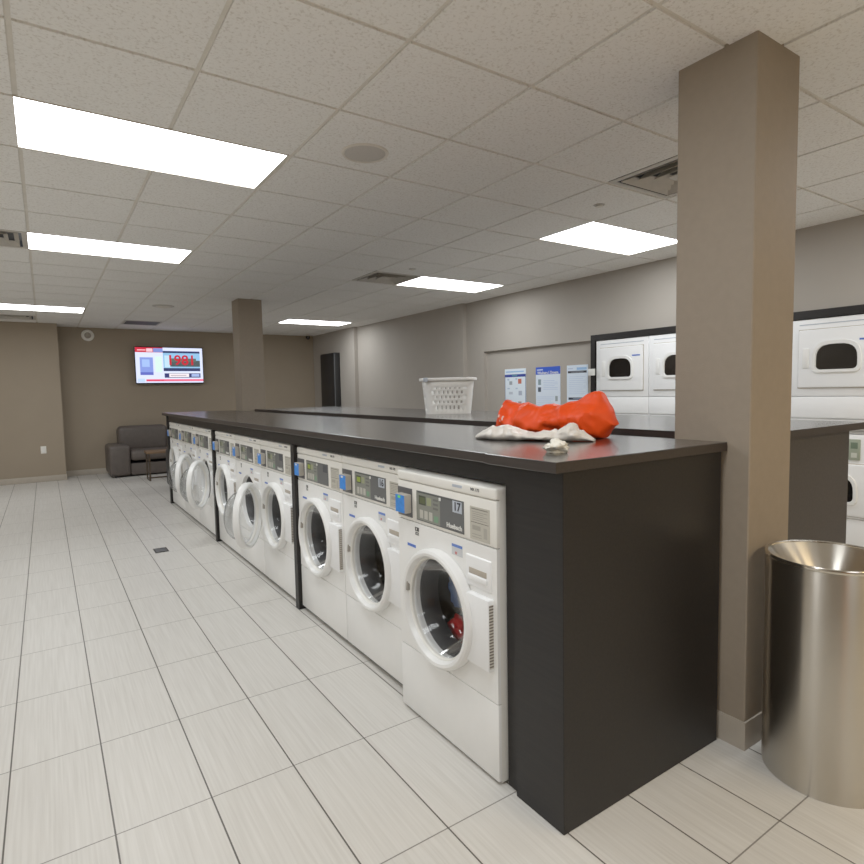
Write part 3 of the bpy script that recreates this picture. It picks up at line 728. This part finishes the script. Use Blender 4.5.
# ------------------------------------------------------------------ bags and tissue on the near counter
U = Vector((math.cos(math.radians(-33.7)), math.sin(math.radians(-33.7)), 0)); Vv = Vector((-U.y, U.x, 0))     # across / away, as the bag lies
SZ = 1.2226
def interp(pts, x):
    for (a, b), (c, d) in zip(pts, pts[1:]):
        if x <= c:
            f = (x - a) / (c - a); f = max(0, min(1, f)); f = f * f * (3 - 2 * f)
            return b + (d - b) * f
    return pts[-1][1]
def interp_lin(pts, x):
    for (a, b), (c, d) in zip(pts, pts[1:]):
        if x <= c: return b + (d - b) * max(0.0, (x - a) / (c - a))
    return pts[-1][1]
def lofted_bag(base, length, top, depth, seed, big, fine, nu=96, nv=64, lift=None, prints=None):
    """crumpled bag lying on the counter: closed loft of sections along U, folded by creased noise"""
    bm = bmesh.new(); R = []
    for a in range(nu + 1):
        s = a / nu; u = s * length
        h = interp_lin(top, s); d = interp_lin(depth, s); l0 = interp_lin(lift, s) if lift else 0.0
        r_ = []
        for b in range(nv):
            th = 2 * PI * b / nv
            cx = math.cos(th); sz = math.sin(th)
            up_ = 0.5 + 0.5 * math.copysign(abs(sz) ** 0.85, sz)
            yy = d * 0.5 * math.copysign(abs(cx) ** 0.8, cx) * (1 - 0.45 * max(0, sz))
            zz = l0 + (h - l0) * up_
            w = min(1, 8 * s + 0.15, 8 * (1 - s) + 0.15) * (0.3 + 0.7 * min(1, zz / 0.03))
            n = noise.noise(Vector((u * 5 + seed, yy * 5, zz * 5)))
            f1 = abs(noise.noise(Vector((u * 9 + zz * 7 + seed, yy * 7, zz * 5 - u * 4)))) - 0.2
            f2 = abs(noise.noise(Vector((u * 24 - zz * 14 - seed, yy * 18, zz * 20 + u * 8)))) - 0.2
            k = w * (big * (0.7 * n - 1.1 * f1) - fine * f2)
            q = Vector((0.3 * k, math.copysign(1, cx) * abs(cx) * k * 1.3, sz * k))
            r_.append(bm.verts.new(base + U * (u + q.x) + Vv * (yy + q.y) + Vector((0, 0, max(0.0006, zz + q.z)))))
        R.append(r_)
    for A_, B_ in zip(R, R[1:]):
        for b in range(nv): bm.faces.new((A_[b], A_[(b + 1) % nv], B_[(b + 1) % nv], B_[b]))
    bm.faces.new(R[0][::-1]); bm.faces.new(R[-1])
    for (s0, b0, r0, r1) in prints or []:
        c = R[int(s0 * nu)][int(b0 * nv)].co.copy()
        for f in bm.faces:
            if r0 < (f.calc_center_median() - c).length < r1: f.material_index = 1
    return bm
def on_slab(px_x, px_y): return Vector((px_x, px_y, SZ))
bag = thing('shopping_bag', 'crumpled orange red shopping bag lying on the front counter', 'bag', (1.95, 1.95, SZ))
U = Vector((math.cos(math.radians(-78)), math.sin(math.radians(-78)), 0)); Vv = Vector((-U.y, U.x, 0))
bb = Vector((1.930, 2.285, SZ)) - Vector((1.95, 1.95, SZ))
bm = lofted_bag(bb, 0.655, [(0, 0.03), (0.10, 0.175), (0.17, 0.155), (0.40, 0.130), (0.62, 0.16), (0.80, 0.195), (0.90, 0.205), (0.97, 0.13), (1.0, 0.075)],
                [(0, 0.05), (0.10, 0.15), (0.5, 0.23), (0.9, 0.21), (1.0, 0.07)], 4.2, 0.040, 0.007, lift=[(0, 0.0), (0.78, 0.0), (0.93, 0.0), (1.0, 0.055)],
                prints=[(0.07, 0.45, 0.014, 0.021), (0.13, 0.50, 0.011, 0.017), (0.10, 0.40, 0.0, 0.008)])
link('body', bm, [M['red'], M['redwhite']], bag, smooth=40)
wb = thing('plastic_bag', 'crumpled white plastic bag spread flat in front of the red bag', 'bag', (1.72, 1.80, SZ))
U = Vector((math.cos(math.radians(-62)), math.sin(math.radians(-62)), 0)); Vv = Vector((-U.y, U.x, 0))
bb2 = Vector((1.645, 2.085, SZ)) - Vector((1.72, 1.80, SZ))
bm = lofted_bag(bb2, 0.53, [(0, 0.02), (0.06, 0.045), (0.3, 0.055), (0.55, 0.035), (0.72, 0.042), (0.83, 0.078), (0.92, 0.045), (1, 0.012)], [(0, 0.05), (0.15, 0.13), (0.5, 0.16), (0.85, 0.13), (1, 0.05)], 21.0, 0.030, 0.014)
link('sheet', bm, M['bagwhite'], wb, smooth=40)
lump('tissue', 'small crumpled white tissue at the counter corner before the bags', 'tissue', (1.475, 1.43, SZ + 0.016), (0.042, 0.034, 0.026), M['tissue'], 31, 0.55, 4, -0.0155)

# ------------------------------------------------------------------ waste bin
t = thing('waste_bin', 'tall round brushed steel waste bin beside the near pillar', 'bin', (2.350, 0.915, 0))
bm = bmesh.new(); lathe(bm, [(0.0, 0.004), (0.196, 0.004), (0.203, 0.0), (0.205, 0.01), (0.205, 0.808), (0.203, 0.813)], n=96); link('body', bm, M['steel'], t, smooth=40)
bm = bmesh.new(); lathe(bm, [(0.203, 0.805), (0.208, 0.809), (0.210, 0.816), (0.206, 0.823), (0.198, 0.821), (0.196, 0.814)], n=96, close=True); link('rim', bm, M['steel2'], t, smooth=60)
bm = bmesh.new(); lathe(bm, [(0.198, 0.818), (0.115, 0.73), (0.105, 0.715), (0.104, 0.65)], n=96); link('funnel', bm, M['steel'], t, smooth=40)
bm = bmesh.new(); lathe(bm, [(0.104, 0.65), (0.150, 0.63), (0.150, 0.05), (0, 0.05)], n=48); link('liner', bm, M['binside'], t)
bx('rivet', (-0.003 + 0.02, -0.2065, 0.792), (0.003 + 0.02, -0.203, 0.798), M['black'], t)

# ------------------------------------------------------------------ far end of the room
SCR = painted('television picture', (212, 220, 250), [(0.0, 0.86, 0.40, 1.0, (190, 30, 50)), (0.26, 0.87, 0.40, 0.98, (110, 130, 200)), (0.16, 0.88, 0.25, 0.97, (235, 190, 200)), (0.03, 0.91, 0.15, 0.94, (240, 170, 180)),
     (0.06, 0.22, 0.25, 0.72, (120, 140, 215)), (0.09, 0.45, 0.2, 0.66, (150, 180, 235)), (0.06, 0.22, 0.25, 0.30, (80, 90, 180)), (0.28, 0.3, 0.38, 0.75, (205, 235, 225)),
     (0.40, 0.33, 0.96, 0.91, (30, 40, 84)), (0.40, 0.42, 0.96, 0.85, (130, 180, 220)), (0.42, 0.44, 0.52, 0.78, (180, 215, 235)), (0.50, 0.46, 0.96, 0.64, (60, 72, 74)), (0.52, 0.60, 0.90, 0.70, (74, 92, 84)),
     (0.41, 0.14, 0.96, 0.27, (40, 44, 96)), (0.48, 0.16, 0.78, 0.26, (236, 226, 230)), (0.50, 0.20, 0.74, 0.22, (150, 130, 150)), (0.82, 0.17, 0.94, 0.25, (150, 170, 220)),
     (0.14, 0.04, 1.0, 0.10, (230, 90, 120)), (0.14, 0.055, 0.40, 0.085, (215, 50, 80)), (0.02, 0.02, 0.12, 0.12, (180, 205, 245))], 'XZ', 0.3, emis=0.92)
t = thing('television', 'wall mounted television showing a news channel on the back wall', 'television', (2.10, 12.418, 1.68))
bx('housing', (-0.625, -0.02, 0.0), (0.625, 0.03, 0.72), M['blackgloss'], t, 0.006)
s = bx('screen', (-0.610, -0.024, 0.022), (0.610, -0.019, 0.705), SCR, t)
red = emitter('red digits', (0.55, 0.015, 0.03), 0.8)
lettering('1981', 0.27, red, s, (0.21, -0.0255, 0.455), ROT_NEGY, bold=0.006)
bx('wall_bracket', (-0.2, 0.03, 0.2), (0.2, 0.08, 0.5), M['black'], t)

t = thing('wall_siren', 'round white alarm sounder high on the back wall, left of the television', 'alarm', (0.73, 12.5, 2.585))
R90 = (math.radians(90), 0, 0)
bm = bmesh.new(); lathe(bm, [(0.10, 0.0), (0.105, 0.02), (0.09, 0.04), (0.06, 0.045), (0.055, 0.03)], n=40); link('ring', bm, M['plate'], t, rot=R90)
bm = bmesh.new(); lathe(bm, [(0.055, 0.02), (0.044, 0.02), (0.040, 0.045), (0, 0.05)], n=32); link('center', bm, M['base'], t, rot=R90)
t = thing('wall_outlet', 'white electrical outlet low on the left part of the back wall', 'outlet', (-0.06, 12.0, 0.49))
bx('plate', (-0.04, -0.006, 0.0), (0.04, 0.0, 0.125), M['plate'], t, 0.002)
bx('socket', (-0.017, -0.009, 0.018), (0.017, -0.005, 0.052), M['letterwhite'], t, 0.002); bx('socket', (-0.017, -0.009, 0.072), (0.017, -0.005, 0.106), M['letterwhite'], t, 0.002)

t = thing('sofa', 'grey leather sofa against the back wall under the television', 'sofa', (1.95, 11.6, 0))
def sf(name, lo, hi, bev, mat='leather'): return bx(name, lo, hi, M[mat], t, bev, 4)
sf('arm', (-1.06, -0.02, 0.03), (-0.72, 0.82, 0.575), 0.06); sf('arm', (0.72, -0.02, 0.03), (1.06, 0.82, 0.575), 0.06)
sf('front_rail', (-0.72, 0.02, 0.03), (0.72, 0.12, 0.235), 0.02)
sf('frame', (-0.72, 0.121, 0.03), (0.72, 0.80, 0.25), 0.02, 'leatherdark')
for q in range(2):
    sf('seat_cushion', (-0.715 + q * 0.717, -0.01, 0.285), (-0.003 + q * 0.717, 0.60, 0.47), 0.06)
    o = sf('back_cushion', (-0.86 + q * 0.862, 0.50, 0.42), (-0.002 + q * 0.862, 0.80, 0.895), 0.09)
for sx in (-1, 1):
    for yy in (0.05, 0.75): bx('foot', (sx * 0.95 - 0.03, yy - 0.03, 0), (sx * 0.95 + 0.03, yy + 0.03, 0.03), M['black'], t)

t = thing('side_table', 'small side table with brown wood top and metal frame before the sofa', 'table', (1.66, 10.95, 0))
bx('table_top', (-0.27, -0.20, 0.465), (0.27, 0.20, 0.500), M['wood'], t, 0.004)
for sx in (-1, 1):
    bm = bmesh.new(); prism(bm, [(-0.18, 0), (0.18, 0), (0.18, 0.465), (0.155, 0.465), (0.155, 0.025), (-0.155, 0.025), (-0.155, 0.465), (-0.18, 0.465)], lambda u, v, d: Vector((d, u, v)), sx * 0.235 - 0.0125, sx * 0.235 + 0.0125)
    link('leg_frame', bm, M['iron'], t)
bx('stretcher', (-0.222, 0.155, 0.0), (0.222, 0.18, 0.025), M['iron'], t)

t = thing('armchair', 'dark armchair mostly hidden behind the far end of the counter', 'armchair', (1.975, 9.65, 0))
def ac(name, lo, hi, bev): return bx(name, lo, hi, M['leatherdark'], t, bev, 4)
ac('arm', (-0.42, -0.36, 0.02), (-0.26, 0.36, 0.61), 0.05); ac('arm', (0.26, -0.36, 0.02), (0.42, 0.36, 0.61), 0.05)
ac('seat_cushion', (-0.258, -0.36, 0.20), (0.258, 0.25, 0.44), 0.05); ac('base', (-0.258, -0.34, 0.02), (0.258, 0.36, 0.198), 0.02); ac('backrest', (-0.258, 0.20, 0.40), (0.258, 0.40, 0.82), 0.07)
for sx in (-1, 1):
    for yy in (-0.3, 0.3): bx('foot', (sx * 0.34 - 0.025, yy - 0.025, 0), (sx * 0.34 + 0.025, yy + 0.025, 0.02), M['black'], t)

t = thing('floor_box', 'black rectangular floor outlet cover set in the tiles before the washers', 'floor outlet', (0.83, 5.86, 0))
bx('frame', (-0.058, -0.085, 0.0), (0.058, 0.085, 0.004), M['black'], t, 0.001); bx('lid', (-0.045, -0.072, 0.004), (0.045, 0.072, 0.006), M['slotgrey'], t, 0.001)

# ------------------------------------------------------------------ world and camera
w = bpy.data.worlds.new('World'); scene.world = w; w.use_nodes = True
w.node_tree.nodes['Background'].inputs[0].default_value = (0.9, 0.93, 1, 1); w.node_tree.nodes['Background'].inputs[1].default_value = 0.02

yaw, pit, rol, F = 0.5893, -0.0717, -0.0193, 577.43
cyw, syw, cp, sp_ = math.cos(yaw), math.sin(yaw), math.cos(pit), math.sin(pit)
fw = Vector((syw * cp, cyw * cp, sp_)); rt = Vector((cyw, -syw, 0)); up = rt.cross(fw)
cr, sr = math.cos(rol), math.sin(rol)
rt2 = cr * rt + sr * up; up2 = -sr * rt + cr * up
cd = bpy.data.cameras.new('camera'); cam = bpy.data.objects.new('camera', cd); COL.objects.link(cam)
cd.sensor_fit = 'HORIZONTAL'; cd.sensor_width = 36; cd.lens = 36 * F / 864; cd.clip_start = 0.02; cd.clip_end = 60
m = Matrix((rt2, up2, -fw)).transposed().to_4x4(); m.translation = Vector((0, 0, 1.447)); cam.matrix_world = m
scene.camera = cam

scene.view_settings.view_transform = 'Standard'
scene.view_settings.look = 'None'
scene.view_settings.exposure = 0.36
scene.view_settings.gamma = 1.18
scene.cycles.use_denoising = True
scene.cycles.max_bounces = 8; scene.cycles.diffuse_bounces = 5; scene.cycles.transparent_max_bounces = 12
